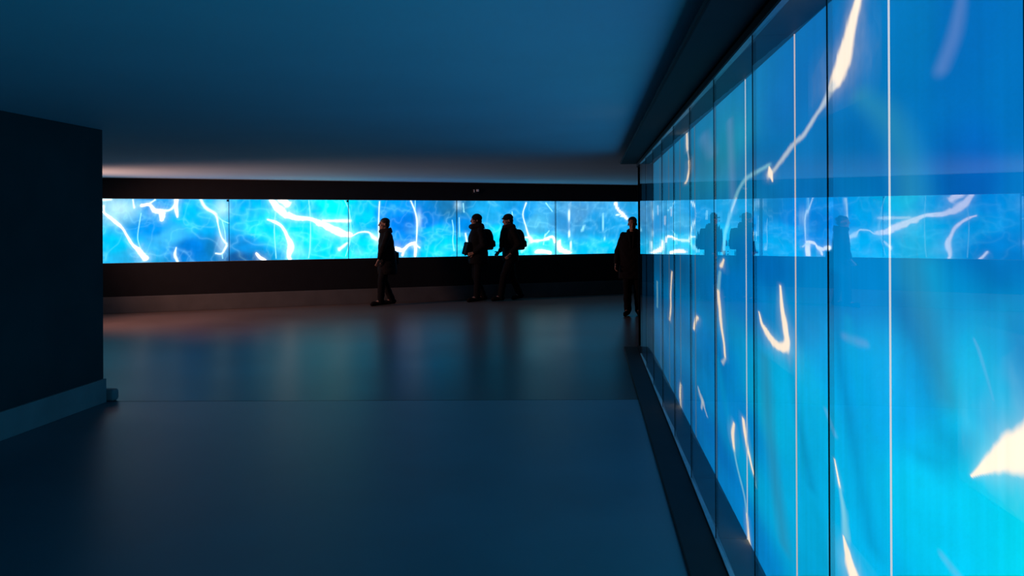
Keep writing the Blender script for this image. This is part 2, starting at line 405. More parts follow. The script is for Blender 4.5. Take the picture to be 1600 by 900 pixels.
def glass_material(name, ior, rough):
    """thin clear pane: Fresnel reflection over straight transmission"""
    m, nt, out = mat_new(name)
    fr = nt.nodes.new('ShaderNodeFresnel')
    fr.inputs['IOR'].default_value = ior
    g = nt.nodes.new('ShaderNodeBsdfGlossy')
    g.inputs['Roughness'].default_value = rough
    g.inputs['Color'].default_value = (1, 1, 1, 1)
    t = nt.nodes.new('ShaderNodeBsdfTransparent')
    geo = nt.nodes.new('ShaderNodeNewGeometry')
    inv = nt.nodes.new('ShaderNodeMath'); inv.operation = 'SUBTRACT'; inv.inputs[0].default_value = 1.0
    nt.links.new(geo.outputs['Backfacing'], inv.inputs[1])
    mul = nt.nodes.new('ShaderNodeMath'); mul.operation = 'MULTIPLY'
    nt.links.new(fr.outputs[0], mul.inputs[0]); nt.links.new(inv.outputs[0], mul.inputs[1])
    # the glass is very slightly uneven
    tc = nt.nodes.new('ShaderNodeTexCoord')
    mp = nt.nodes.new('ShaderNodeMapping'); mp.inputs['Scale'].default_value = (9.0, 9.0, .35)
    n = nt.nodes.new('ShaderNodeTexNoise'); n.inputs['Scale'].default_value = 1.0; n.inputs['Detail'].default_value = 1.0
    bp = nt.nodes.new('ShaderNodeBump'); bp.inputs['Strength'].default_value = .05; bp.inputs['Distance'].default_value = .004
    nt.links.new(tc.outputs['Object'], mp.inputs[0]); nt.links.new(mp.outputs[0], n.inputs['Vector'])
    nt.links.new(n.outputs[0], bp.inputs['Height']); nt.links.new(bp.outputs[0], g.inputs['Normal'])
    mx = nt.nodes.new('ShaderNodeMixShader')
    nt.links.new(mul.outputs[0], mx.inputs[0]); nt.links.new(t.outputs[0], mx.inputs[1]); nt.links.new(g.outputs[0], mx.inputs[2])
    nt.links.new(mx.outputs[0], out.inputs[0])
    return m

def film_material(name, strength, fibre_scale, amount):
    """printed backlit film: the printed colours glow, with fine brushed fibres"""
    m, nt, out = mat_new(name)
    at = nt.nodes.new('ShaderNodeAttribute'); at.attribute_name = 'print'
    tc = nt.nodes.new('ShaderNodeTexCoord')
    mp = nt.nodes.new('ShaderNodeMapping'); mp.inputs['Scale'].default_value = fibre_scale
    n = nt.nodes.new('ShaderNodeTexNoise'); n.inputs['Scale'].default_value = 1.0; n.inputs['Detail'].default_value = 3.0
    nt.links.new(tc.outputs['Object'], mp.inputs[0]); nt.links.new(mp.outputs[0], n.inputs['Vector'])
    mr = nt.nodes.new('ShaderNodeMapRange')
    mr.inputs['From Min'].default_value = .3; mr.inputs['From Max'].default_value = .7
    mr.inputs['To Min'].default_value = strength * (1 - amount); mr.inputs['To Max'].default_value = strength * (1 + amount)
    nt.links.new(n.outputs[0], mr.inputs[0])
    e = nt.nodes.new('ShaderNodeEmission')
    nt.links.new(at.outputs['Color'], e.inputs['Color']); nt.links.new(mr.outputs[0], e.inputs['Strength'])
    nt.links.new(e.outputs[0], out.inputs[0])
    return m

def emit(name, col, s):
    m, nt, out = mat_new(name)
    e = nt.nodes.new('ShaderNodeEmission')
    e.inputs['Color'].default_value = (*col, 1); e.inputs['Strength'].default_value = s
    nt.links.new(e.outputs[0], out.inputs[0])
    return m

M = {}
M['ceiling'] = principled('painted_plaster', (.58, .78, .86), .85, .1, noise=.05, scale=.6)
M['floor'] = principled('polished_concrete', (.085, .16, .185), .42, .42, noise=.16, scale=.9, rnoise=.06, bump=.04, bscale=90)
M['hall_floor'] = principled('sealed_concrete', (.105, .082, .075), .32, .05, noise=.12, scale=.8, rnoise=.05)
M['joint'] = principled('joint_rubber', (.02, .02, .022), .7, .2, noise=.1)
M['dark_wall'] = principled('dark_cladding', (.02, .048, .05), .75, .2, noise=.2, scale=1.3, bump=.15, bscale=14)
M['black'] = principled('black_board', (.012, .012, .013), .7, .25, noise=.15)
M['far_black'] = principled('black_panelling', (.006, .007, .009), .65, .2, noise=.15)
M['stone'] = principled('pale_stone_skirting', (.26, .26, .25), .6, .3, noise=.12, scale=3)
M['far_stone'] = principled('grey_stone_skirting', (.085, .088, .09), .6, .3, noise=.12, scale=3)
M['lightbox'] = principled('lightbox_lining', (.16, .2, .22), .55, .3, noise=.08)
M['rail'] = principled('brushed_metal_rail', (.35, .37, .38), .35, .5, .6, noise=.1, scale=20)
M['gasket'] = principled('black_gasket', (.006, .008, .012), .6, .2, noise=.1)
M['glass'] = glass_material('clear_glass', 2.05, .012)
M['far_glass'] = glass_material('clear_far_glass', 1.45, .02)
M['film'] = film_material('backlit_print', 1.0, (24, 24, .8), .05)
M['far_film'] = film_material('backlit_strip_print', 1.6, (14, 14, 5), .06)
M['leak'] = emit('film_joint_glow', (.8, .9, 1.0), .9)
M['leak_warm'] = emit('film_joint_warm_glow', (.95, .85, .85), .75)
M['leak_dim'] = emit('film_joint_dim_glow', (.45, .7, .9), .3)
M['coat'] = principled('black_wool', (.007, .007, .008), .9, .06, noise=.2, scale=30, bump=.2, bscale=300)
M['jacket'] = principled('black_nylon', (.006, .007, .008), .9, .06, noise=.2, scale=20, bump=.2, bscale=120)
M['trouser'] = principled('dark_denim', (.005, .006, .008), .9, .06, noise=.2, scale=40)
M['shoe'] = principled('black_leather', (.005, .005, .006), .9, .06, noise=.2, scale=30)
M['knit'] = principled('dark_knit', (.010, .010, .011), .95, .1, noise=.25, scale=60, bump=.3, bscale=250)
M['hair'] = principled('dark_hair', (.008, .007, .006), .6, .3, noise=.3, scale=80, bump=.3, bscale=200)
M['skin'] = principled('skin', (.22, .13, .10), .6, .3, noise=.06, scale=14)
M['pack'] = principled('backpack_nylon', (.006, .007, .008), .9, .06, noise=.2, scale=30, bump=.15, bscale=200)
M['pale_plastic'] = principled('pale_plastic', (.85, .86, .85), .5, .4, noise=.05)
M['dark_metal'] = principled('dark_metal', (.02, .02, .025), .4, .4, .5, noise=.1)

# ------------------------------------------------------------------ printed water picture
def noise2(x, y, seed):
    """smooth value noise on arrays"""
    xi = np.floor(x).astype(np.int64); yi = np.floor(y).astype(np.int64)
    fx = x - xi; fy = y - yi
    fx = fx * fx * (3 - 2 * fx); fy = fy * fy * (3 - 2 * fy)
    def h(a, b):
        v = np.sin(a * 127.1 + b * 311.7 + seed * 74.7) * 43758.5453
        return v - np.floor(v)
    return (h(xi, yi) * (1 - fx) + h(xi + 1, yi) * fx) * (1 - fy) + (h(xi, yi + 1) * (1 - fx) + h(xi + 1, yi + 1) * fx) * fy

def fbm(x, y, seed):
    return noise2(x, y, seed) * .55 + noise2(x * 2.1, y * 2.1, seed + 1) * .28 + noise2(x * 4.3, y * 4.3, seed + 2) * .17

TINT = {'W': (1.35, 1.35, 1.3), 'P': (.85, 1.15, 1.15), 'T': (.4, .95, 1.1), 'C': (1.5, 1.25, .98), 'D': (.85, .95, 1.0),
        'S': (.42, .52, .95), 'K': (.0, .10, .42), 'G': (.03, .33, .55), 'L': (.0, .52, .95)}
GAIN = {'W': 1.0, 'P': .85, 'T': .62, 'C': 1.0, 'D': .7, 'S': .2, 'K': .3, 'G': .6, 'L': .4}
SOFT = {'W': .55, 'P': .7, 'T': .9, 'C': .45, 'D': .8, 'S': 1.1, 'K': 1.4, 'G': 1.2, 'L': 1.4}

def smooth_line(pts, m=4):
    """Catmull-Rom refinement of a drawn light line"""
    P = np.array(pts, float)
    if len(P) < 3:
        return pts
    E = np.vstack([2 * P[0] - P[1], P, 2 * P[-1] - P[-2]])
    out = []
    for i in range(len(P) - 1):
        p0, p1, p2, p3 = E[i:i + 4]
        for t in np.arange(m) / m:
            q = .5 * ((2 * p1) + (p2 - p0) * t + (2 * p0 - 5 * p1 + 4 * p2 - p3) * t * t + (3 * p1 - p0 - 3 * p2 + p3) * t ** 3)
            q[2:] = np.maximum(q[2:], .4 * np.minimum(p1[2:], p2[2:]))
            out.append(tuple(q))
    out.append(tuple(P[-1]))
    return out

def paint(a, z, colours, strokes, patches, akey, awt, zwt, seed, boost, curls, ridge=0.0, fr=9.0):
    """linear rgb for points (a along the wall, z up)"""
    n = len(a)
    col = np.zeros((n, 3)); W = np.zeros(n) + 1e-9
    # bend the lookup a little so that the blends look like moving water
    wa = a + .10 * (fbm(a * 2.2 + 5, z * 2.2, seed) - .5) * curls
    wz = z + .30 * (fbm(a * 1.7, z * 1.7 + 9, seed + 5) - .5) * curls
    ka = akey(wa)
    for c in colours:
        d2 = ((ka - akey(np.array([c[0]]))[0]) * awt) ** 2 + ((wz - c[1]) * zwt) ** 2
        w = 1.0 / (d2 + .004) ** 2.0
        col += w[:, None] * np.array(c[2:5])[None, :]; W += w
    col /= W[:, None]
    col *= (1 + boost * (fbm(a * 3.1 + z * 2.0, z * 5.0 - a * 1.2, seed + 11) - .5))[:, None]
    if ridge:                                                   # faint net of light lines
        g = 1 - np.abs(2 * fbm(a * 1.9 + .5 * z + .5 * noise2(a * 3, z * 3, seed + 40), z * 2.6 + .3 * a, seed + 41) - 1)
        g2 = 1 - np.abs(2 * fbm(a * 3.4 - z, z * 2.2 + .8 * noise2(a * 2, z * 4, seed + 44), seed + 47) - 1)
        net = np.clip(g, 0, 1) ** 14 + .7 * np.clip(g2, 0, 1) ** 18
        col += (ridge * net)[:, None] * np.array((.30, .75, .75))
    for (ca, cz, ra, rz, am) in patches:
        d = ((a - ca) / ra) ** 2 + ((z - cz) / rz) ** 2
        k = (am * np.exp(-d * 1.1))[:, None]
        col = col * (1 - k) + np.array((.75, 1.0, 1.05)) * k
    for kind, pts in sorted(strokes, key=lambda s: s[0] not in 'KGLS'):
        dmin = np.full(n, 1e9)
        pts = smooth_line(pts)
        for (a0, z0, ra0, rz0), (a1, z1, ra1, rz1) in zip(pts, pts[1:]):
            m = 4 * max(ra0, ra1); mz = 4 * max(rz0, rz1)
            idx = np.nonzero((a > min(a0, a1) - m) & (a < max(a0, a1) + m) & (z > min(z0, z1) - mz) & (z < max(z0, z1) + mz))[0]
            if not len(idx): continue
            pa, pz = a[idx], z[idx]
            sa, sz = (ra0 + ra1) / 2, (rz0 + rz1) / 2
            ux, uz = (a1 - a0) / sa, (z1 - z0) / sz
            L2 = ux * ux + uz * uz + 1e-12
            h = np.clip((((pa - a0) / sa) * ux + ((pz - z0) / sz) * uz) / L2, 0, 1)
            ra = ra0 + (ra1 - ra0) * h; rz = rz0 + (rz1 - rz0) * h
            d = np.sqrt(((pa - a0 - (a1 - a0) * h) / ra) ** 2 + ((pz - z0 - (z1 - z0) * h) / rz) ** 2)
            dmin[idx] = np.minimum(dmin[idx], d)
        sf = SOFT[kind]
        if kind not in 'KGLS':
            sel = np.nonzero(dmin < 4)[0]
            dmin[sel] *= .55 + .9 * fbm(a[sel] * fr + 3, z[sel] * fr * .8, seed + 21)
        k = np.clip((1 + sf - dmin) / (2 * sf), 0, 1)
        k = k * k * (3 - 2 * k) * GAIN[kind]
        if kind in 'WPC':                                      # soft halo in the water beside a bright line
            k = np.maximum(k, .16 * np.exp(-np.maximum(dmin - 1, 0) * .9) * (dmin < 6))
        k = k[:, None]
        col = col * (1 - k) + np.array(TINT[kind]) * k
    return np.maximum(col, 0.0)

def film_grid(name, us, zs, to_local, fn, mat, parent):
    """dense sheet whose vertices carry the printed colours; us along the wall, zs up"""
    nu, nz = len(us), len(zs)
    U, Z = np.meshgrid(us, zs, indexing='ij')
    u = U.ravel(); z = Z.ravel()
    co = np.empty((nu * nz, 3), np.float32)
    x, y = to_local(u)
    co[:, 0] = x; co[:, 1] = y; co[:, 2] = z
    i = (np.arange(nu - 1)[:, None] * nz + np.arange(nz - 1)[None, :]).ravel()
    quads = np.stack([i, i + 1, i + nz + 1, i + nz], 1).astype(np.int32)
    me = bpy.data.meshes.new(name)
    me.vertices.add(nu * nz); me.vertices.foreach_set('co', co.ravel())
    nf = len(quads)
    me.loops.add(nf * 4); me.loops.foreach_set('vertex_index', quads.ravel())
    me.polygons.add(nf)
    me.polygons.foreach_set('loop_start', np.arange(0, nf * 4, 4, dtype=np.int32))
    me.update(calc_edges=True)
    rgb = fn(u, z)
    at = me.color_attributes.new('print', 'FLOAT_COLOR', 'POINT')
    rgba = np.ones((nu * nz, 4), np.float32); rgba[:, :3] = rgb
    at.data.foreach_set('color', rgba.ravel())
    me.materials.append(mat)
    me.validate()
    return link(bpy.data.objects.new(name, me), parent)

# ------------------------------------------------------------------ the plan: corridor runs along +Y, far wall stands oblique
CEIL = 2.47
XG, XFILM = .63, .78            # right wall: glass plane and printed film behind it
ZB, ZT = .03, 2.31
XL = -4.39                      # left wall face
THETA = .095                    # camera looks this much left of the corridor
WA = .3553
WALL_ANG = WA + THETA
P0 = Vector((-17.29 * math.sin(THETA), 17.29 * math.cos(THETA), 0))
DW = Vector((math.cos(WALL_ANG), math.sin(WALL_ANG), 0))
NW = Vector((-math.sin(WALL_ANG), math.cos(WALL_ANG), 0))        # away from the camera

def on_wall(t, off, z=0.0):
    return P0 + DW * t + NW * off + Vector((0, 0, z))

def struct(o):
    o['kind'] = 'structure'
    return o

# floors meet in a joint that runs from the left wall's end across the corridor
JA, JB = Vector((-16.0, 5.84)), Vector((8.0, 8.01))
def slab(name, pts, z0, z1, mat):
    bm = bmesh.new()
    lo = [bm.verts.new((p[0], p[1], z0)) for p in pts]; hi = [bm.verts.new((p[0], p[1], z1)) for p in pts]
    bm.faces.new(list(reversed(lo))); bm.faces.new(hi)
    for i in range(len(pts)):
        j = (i + 1) % len(pts)
        bm.faces.new((lo[i], lo[j], hi[j], hi[i]))
    return struct(obj_from_bm(name, bm, mat))

slab('floor', [(-16, -4), (8, -4), (JB.x, JB.y), (JA.x, JA.y)], -.2, 0, M['floor'])
slab('floor.001', [(JA.x, JA.y + .012), (JB.x, JB.y + .012), (8, 26), (-16, 26)], -.2, 0, M['hall_floor'])
slab('trim_1', [(JA.x, JA.y), (JB.x, JB.y), (JB.x, JB.y + .012), (JA.x, JA.y + .012)], -.1, -.001, M['joint'])
slab('ceiling', [(-16, -4), (8, -4), (8, 26), (-16, 26)], CEIL, CEIL + .2, M['ceiling'])

# left wall with its pale skirting
struct(box('wall_left', XL - .45, XL, -4, 6.88, 0, CEIL, M['dark_wall']))
struct(box('baseboard_left', XL, XL + .03, -4, 6.88, 0, .215, M['stone'], bevel=.004))
struct(box('trim_2', XL - .12, XL + .09, 6.885, 6.99, 0, .11, M['stone'], bevel=.03, seg=3))

# right wall: the body behind the light boxes, black board above and kerb below
WALL_END = 10.46
struct(box('wall_right', .86, 1.25, -4, WALL_END, 0, CEIL, M['black']))
struct(box('trim_3', XG - .005, .86, -4, WALL_END, ZT + .012, CEIL, M['black']))
struct(box('trim_4', XG - .005, .86, -4, WALL_END, 0, ZB - .012, M['black']))
struct(box('trim_5', .41, XG - .006, -4, WALL_END - .05, 2.36, 2.395, M['black'], bevel=.012, seg=3))  # ledge added below the ceiling to throw a soft shadow along it
struct(box('trim_6', .445, XG - .006, -4, WALL_END - .1, 0, .018, M['black'], bevel=.008))
struct(box('trim_7', XG + .012, .86, WALL_END, WALL_END + .012, 0, CEIL, M['black']))

# ------------------------------------------------------------------ right wall: glowing panels with glass in front
SEAM0, PITCH = 2.16, .95
near_key = lambda s: 1.0 / np.maximum(s, .75)
def near_paint(s, z):
    return paint(s, z, NEAR_COLOURS, NEAR_STROKES, [], near_key, 2.2, .85, 3, .25, .5, .0, 14.0)

near_labels = {
    -3: ('glowing water picture panel of the right glass wall, farthest behind the viewpoint', None),
    -2: ('glowing water picture panel of the right glass wall, second one behind the viewpoint', None),
    -1: ('nearest glowing blue panel, at the right edge, with a big white flare low down', None),
    0: ('tall glowing panel with the thick cream streak at its top, second from right edge', None),
    1: ('glowing panel holding the white V-shaped flash, third from right edge of the glass wall', None),
    2: ('narrow glowing panel under the bent thin cream line, fourth from right edge', None),
    3: ('narrow glowing panel with a long white hairline below the strip reflection, fifth from right edge', None),
    4: ('slim glowing panel with a broken white line near its top, sixth from right edge', None),
    5: ('dim slim glowing panel, seventh from right edge, fourth from the wall end', None),
    6: ('dim slim glowing panel, third from the far end of the right glass wall', None),
    7: ('dim sliver of a glowing panel, next to last at the right wall end', None),
    8: ('dim last glowing panel at the far end of the right glass wall', None),
}
tilts = {-1: -1.1, 0: -1.0, 1: -1.0, 2: -.86, 3: -.85}
dense = {-1: (300, 760), 0: (240, 560), 1: (150, 420), 2: (100, 330), 3: (70, 260)}
for k in range(-3, 9):
    s0 = SEAM0 + PITCH * (k - 1); s1 = min(s0 + PITCH, WALL_END - .005)
    root = empty('light_panel', (XG, s0, 0))
    tag(root, near_labels[k][0], 'light panel', 'glowing panels of the right glass wall')
    w = s1 - s0
    # printed film
    nu, nz = dense.get(k, (50, 200))
    us = 1.0 / np.linspace(1.0 / max(s0 + .004, .3), 1.0 / (s1 - .004), nu) if s0 > .3 else np.linspace(s0 + .004, s1 - .004, 40)
    if s0 <= .3: nz = 60
    film = film_grid('backlit_film', us, np.linspace(ZB, ZT, nz), lambda u, s0=s0: (XFILM - XG, u - s0), near_paint, M['film'], root)
    # light line where two films meet
    box('film_joint', XFILM - XG - .004, XFILM - XG + .002, w - (.0045 if k < 1 else .0065), w - .001, ZB, ZT, M['leak_dim'] if k > 2 else M['leak_warm'] if k == 1 else M['leak'], film)
    # shallow box round the film
    bm = bmesh.new()
    bm_box(bm, .014, .2, .001, w - .001, ZT, ZT + .01); bm_box(bm, .014, .2, .001, w - .001, ZB - .01, ZB)
    bm_box(bm, .19, .2, .001, w - .001, ZB, ZT)
    if k == 8: bm_box(bm, .014, .19, w - .008, w - .001, ZB, ZT)
    obj_from_bm('lightbox_lining', bm, M['lightbox'], root)
    # glass pane, turned out a touch like the real ones
    tl = math.radians(tilts.get(k, -.78))
    bm = bmesh.new()
    h = w / 2 - .002
    q = [Vector((-math.tan(tl) * -h * -1, -h, 0)), Vector((math.tan(tl) * h, h, 0))]
    p = [Vector((math.tan(tl) * -h, w / 2 - h)), Vector((math.tan(tl) * h, w / 2 + h))]
    vs = [bm.verts.new((p[0].x, p[0].y, ZB)), bm.verts.new((p[1].x, p[1].y, ZB)), bm.verts.new((p[1].x, p[1].y, ZT)), bm.verts.new((p[0].x, p[0].y, ZT))]
    f = bm.faces.new((vs[3], vs[2], vs[1], vs[0]))
    bm.normal_update()
    if f.normal.x > 0: f.normal_flip()
    pane = obj_from_bm('glass_pane', bm, M['glass'], root)
    gx = p[1].x
    box('gasket', gx - .001, gx + .003, w - (.0048 if k < 3 else .0036), w - .0025, ZB, ZT, M['gasket'], pane)
    box('glass_rail', -.012, .013, .001, w - .001, ZT, ZT + .011, M['rail'], root)
    box('glass_rail', -.012, .013, .001, w - .001, ZB - .011, ZB, M['rail'], root)

# ------------------------------------------------------------------ far wall: black panelling with a lit strip
T0, T1, SPITCH, SEAMF = -12.2, 6.6, 2.267, -5.763
SB, ST = .915, 2.093
far_root = lambda: None
def far_box(name, t0, t1, o0, o1, z0, z1, mat, bevel=0.0):
    o = box(name, t0, t1, o0, o1, z0, z1, mat, None, bevel)
    o.location = P0; o.rotation_euler = (0, 0, WALL_ANG)
    return struct(o)
far_box('wall_far', T0, T1, 0, .4, 0, SB - .006, M['far_black'])
far_box('wall_far.001', T0, T1, 0, .4, ST + .006, CEIL, M['far_black'])
far_box('wall_far.002', T0, T1, .16, .4, SB - .006, ST + .006, M['far_black'])
far_box('baseboard_far', T0, T1, -.035, 0, 0, .30, M['far_stone'], .005)

def far_paint(t, z):
    return paint(t, z, FAR_COLOURS, FAR_STROKES, FAR_PATCHES, lambda s: s, .9, 1.6, 31, .45, .8, .13, 11.0)
far_labels = {
    -2: 'lit strip panel of the far wall, hidden behind the left wall',
    -1: 'leftmost lit strip panel on the far wall, white diagonal streaks beside the left wall',
    0: 'lit far strip panel with the broad white band across it, second from left',
    1: 'lit far strip panel behind the person walking alone, third from left',
    2: 'lit far strip panel behind the two people with backpacks',
    3: 'lit far strip panel, rightmost in view, beside the person in the thigh-length coat',
    4: 'lit strip panel of the far wall, hidden behind the right glass wall',
}
for k in range(-2, 5):
    t0 = SEAMF + SPITCH * (k - 1); t1 = t0 + SPITCH
    o = on_wall(t0, 0)
    root = empty('strip_panel', o, WALL_ANG)
    tag(root, far_labels[k], 'light panel', 'glowing panels of the far wall strip')
    w = SPITCH
    nu = 250 if k in (-1, 0, 1, 2, 3) else 60
    film_grid('backlit_film', np.linspace(t0 + .004, t1 - .004, nu), np.linspace(SB, ST, 130 if nu > 60 else 40),
              lambda u, t0=t0: (u - t0, np.full_like(u, .075)), far_paint, M['far_film'], root)
    bm = bmesh.new()
    bm_box(bm, .001, w - .001, .008, .15, ST, ST + .005); bm_box(bm, .001, w - .001, .008, .15, SB - .005, SB); bm_box(bm, .001, w - .001, .145, .15, SB, ST)
    obj_from_bm('lightbox_lining', bm, M['lightbox'], root)
    bm = bmesh.new()
    vs = [bm.verts.new(v) for v in ((.003, .004, SB), (w - .003, .004, SB), (w - .003, .004, ST), (.003, .004, ST))]
    f = bm.faces.new(vs); bm.normal_update()
    if f.normal.y > 0: f.normal_flip()
    pane = obj_from_bm('glass_pane', bm, M['far_glass'], root)
    box('gasket', w - .009, w - .001, .0, .02, SB, ST, M['gasket'], pane)
    if k in (-1, 0, 1):
        cw = .08 if k == -1 else .045
        box('clip', w - .002 - cw, w - .002, -.022, .0, ST - cw, ST - .005, M['dark_metal'], root, .015)

# small pale fitting on the black board above the strip
root = empty('wall_fitting', on_wall(-.82, 0, 2.29), WALL_ANG)
tag(root, 'small pale fitting on the black board above the lit strip', 'fitting')
box('back_plate', -.075, .075, -.02, -.001, -.05, .05, M['dark_metal'], root, .006)
box('lens_cover', .01, .065, -.035, -.02, -.005, .045, M['pale_plastic'], root, .008)
box('side_strip', -.05, -.03, -.03, -.02, -.02, .04, M['pale_plastic'], root, .004)

# ------------------------------------------------------------------ people
def hand(bm, wrist, dirv, palmn, side, curl=.5, sc=1.0):
    """palm, four unequal fingers in two bent pieces and a thumb from the side of the palm"""
    d = Vector(dirv).normalized(); nrm = Vector(palmn); nrm = (nrm - d * nrm.dot(d)).normalized()
    lat = d.cross(nrm).normalized() * side
    w = Vector(wrist)
    for i, off in enumerate((-.027, -.009, .009, .027)):
        bm_capsule(bm, w + d * .01 * sc + lat * off * .6 * sc, w + d * .088 * sc + lat * off * sc, .014 * sc, .0125 * sc, 10, 3)
    for i, (off, L) in enumerate(((-.029, .062), (-.010, .074), (.010, .079), (.028, .070))):
        b = w + d * .088 * sc + lat * off * sc
        a1 = curl * .7; a2 = curl * 1.7
        k1 = b + (d * math.cos(a1) + nrm * math.sin(a1)) * L * .52 * sc
        k2 = k1 + (d * math.cos(a2) + nrm * math.sin(a2)) * L * .50 * sc
        bm_capsule(bm, b, k1, .0098 * sc, .0088 * sc, 10, 3); bm_capsule(bm, k1, k2, .0088 * sc, .0078 * sc, 10, 3)
    tb = w + d * .028 * sc + lat * .026 * sc
    t1 = tb + (d * .55 + lat * .7 + nrm * .35).normalized() * .042 * sc
    t2 = t1 + (d * .8 + lat * .25 + nrm * .45).normalized() * .034 * sc
    bm_capsule(bm, tb, t1, .0125 * sc, .0105 * sc, 10, 3); bm_capsule(bm, t1, t2, .0105 * sc, .009 * sc, 10, 3)

def build_person(loc, rz, H, pose, label):
    """faces local +Y; body is one continuous surface, clothing pieces are its children"""
    s = H / 1.75
    V = lambda p: Vector(p) * s
    J = {k: V(v) for k, v in pose.items() if isinstance(v, tuple) and len(v) == 3 and not k.startswith('_')}
    bm = bmesh.new()
    cap = lambda a, b, r0, r1: bm_capsule(bm, a, b, r0 * s, r1 * s)
    # trunk and neck
    cap(J['pelvis'] + V((-.06, 0, 0)), J['pelvis'] + V((.06, 0, 0)), .105, .105)
    cap(J['pelvis'], J['chest'], .115, .125)
    cap(J['chest'] + V((-.075, 0, 0)), J['chest'] + V((.075, 0, 0)), .11, .11)
    cap(J['chest'], J['neck'], .12, .062)
    cap(J['sh_l'], J['sh_r'], .058, .058)
    cap(J['neck'], J['head'] + V((0, -.012, -.05)), .056, .054)
    # head: cranium, face, jaw, nose, brow, lips, chin, ears, turned about the neck
    yaw = Matrix.Rotation(pose.get('yaw', 0.0), 3, 'Z') @ Matrix.Rotation(pose.get('nod', 0.0), 3, 'X')
    hc = J['head']
    def he(c, r): bm_ellipsoid(bm, hc + yaw @ V(c), [q * s for q in r], yaw)
    he((0, -.012, .035), (.074, .095, .088)); he((0, .03, -.03), (.060, .062, .078)); he((0, .045, -.078), (.040, .040, .030))
    he((0, .085, .030), (.050, .014, .012))
    bm_capsule(bm, hc + yaw @ V((0, .090, .020)), hc + yaw @ V((0, .108, -.022)), .009 * s, .014 * s, 10, 4)
    he((0, .088, -.052), (.024, .012, .010)); he((0, .082, -.085), (.020, .016, .015))
    for sx in (-1, 1):
        he((sx * .030, .080, .006), (.014, .010, .009)); he((sx * .040, .066, -.022), (.022, .018, .018)); he((sx * .076, -.008, -.006), (.009, .020, .031))
    # arms, hands, legs, feet
    for q, sd in (('l', -1), ('r', 1)):
        cap(J['sh_' + q], J['el_' + q], .050, .040); cap(J['el_' + q], J['wr_' + q], .041, .027)
        dv = (J['wr_' + q] - J['el_' + q]).normalized()
        hand(bm, J['wr_' + q] + dv * .008 * s, pose.get('_hd_' + q, tuple(dv)), pose.get('_pn_' + q, (-sd, .2, 0)), pose.get('_ts_' + q, 1), pose.get('_curl_' + q, .5), s)
        cap(J['hip_' + q], J['kn_' + q], .086, .056); cap(J['kn_' + q], J['an_' + q], .055, .038)
        cap(J['an_' + q] + V((0, -.01, .0)), J['toe_' + q], .040, .030)
    body = remeshed('person', bm, M['skin'], None, .0075 * s, 3)
    body.location = loc; body.rotation_euler = (0, 0, rz)
    tag(body, label, 'person')
    # trousers
    bm = bmesh.new()
    cap(J['pelvis'] + V((-.06, 0, .02)), J['pelvis'] + V((.06, 0, .02)), .125, .125)
    for q in 'lr':
        cap(J['hip_' + q], J['kn_' + q], .108, .078)
        end = J['an_' + q] + (J['kn_' + q] - J['an_' + q]).normalized() * .002 * s
        cap(J['kn_' + q], end, .078, .066)
    remeshed('trousers', bm, M['trouser'], body, .012 * s, 3, .004 * s)
    # shoes
    for q in 'lr':
        bm = bmesh.new()
        a, t = J['an_' + q], J['toe_' + q]
        fw = (t - a); fw.z = 0; fw.normalize()
        heel = a - fw * .045 * s
        lowd = Vector((0, 0, -1))
        base = pose.get('_lift_' + q, 0.0)
        bm_capsule(bm, heel + V((0, 0, -.028)), t + V((0, 0, .008)), .044 * s, .040 * s)
        bm_capsule(bm, a + V((0, 0, .03)), a + V((0, 0, -.03)), .052 * s, .05 * s)
        bm_capsule(bm, heel + V((0, 0, -.050)), t + fw * .02 * s + V((0, 0, -.012)), .034 * s, .034 * s)
        remeshed('shoe', bm, M['shoe'], body, .009 * s, 3)
    return body, J, V, s, yaw

def coat(body, J, V, s, rings, mat, sleeve=.064, cuff=.048, sleeves='lr', extra=None, name='coat'):
    bm = bmesh.new()
    bm_loft(bm, [tuple(q * s for q in r) for r in rings], 32, 2.3)
    for q in sleeves:
        bm_capsule(bm, J['sh_' + q] - V((0, 0, .012)), J['el_' + q], (sleeve + .004) * s, sleeve * s)
        end = J['wr_' + q] + (J['el_' + q] - J['wr_' + q]).normalized() * .03 * s
        bm_capsule(bm, J['el_' + q], end, sleeve * s, cuff * s)
    bm_capsule(bm, J['sh_l'], J['sh_r'], .072 * s, .072 * s)
    if extra: extra(bm)
    return remeshed(name, bm, mat, body, .012 * s, 3, .004 * s)

def headwear(name, body, J, V, s, yaw, shapes, mat, voxel=.008):
    bm = bmesh.new()
    for c, r in shapes:
        bm_ellipsoid(bm, J['head'] + yaw @ V(c), [q * s for q in r], yaw)
    return remeshed(name, bm, mat, body, voxel * s, 3, .002 * s)

BASE = dict(pelvis=(0, 0, .95), chest=(0, 0, 1.28), neck=(0, -.01, 1.46), head=(0, .03, 1.63),
            sh_l=(-.165, -.01, 1.42), sh_r=(.165, -.01, 1.42), hip_l=(-.085, 0, .91), hip_r=(.085, 0, .91))
def pose(**k):
    d = dict(BASE); d.update(k); return d
WALK = PI / 2 + WALL_ANG              # turns local +Y to the left along the far wall

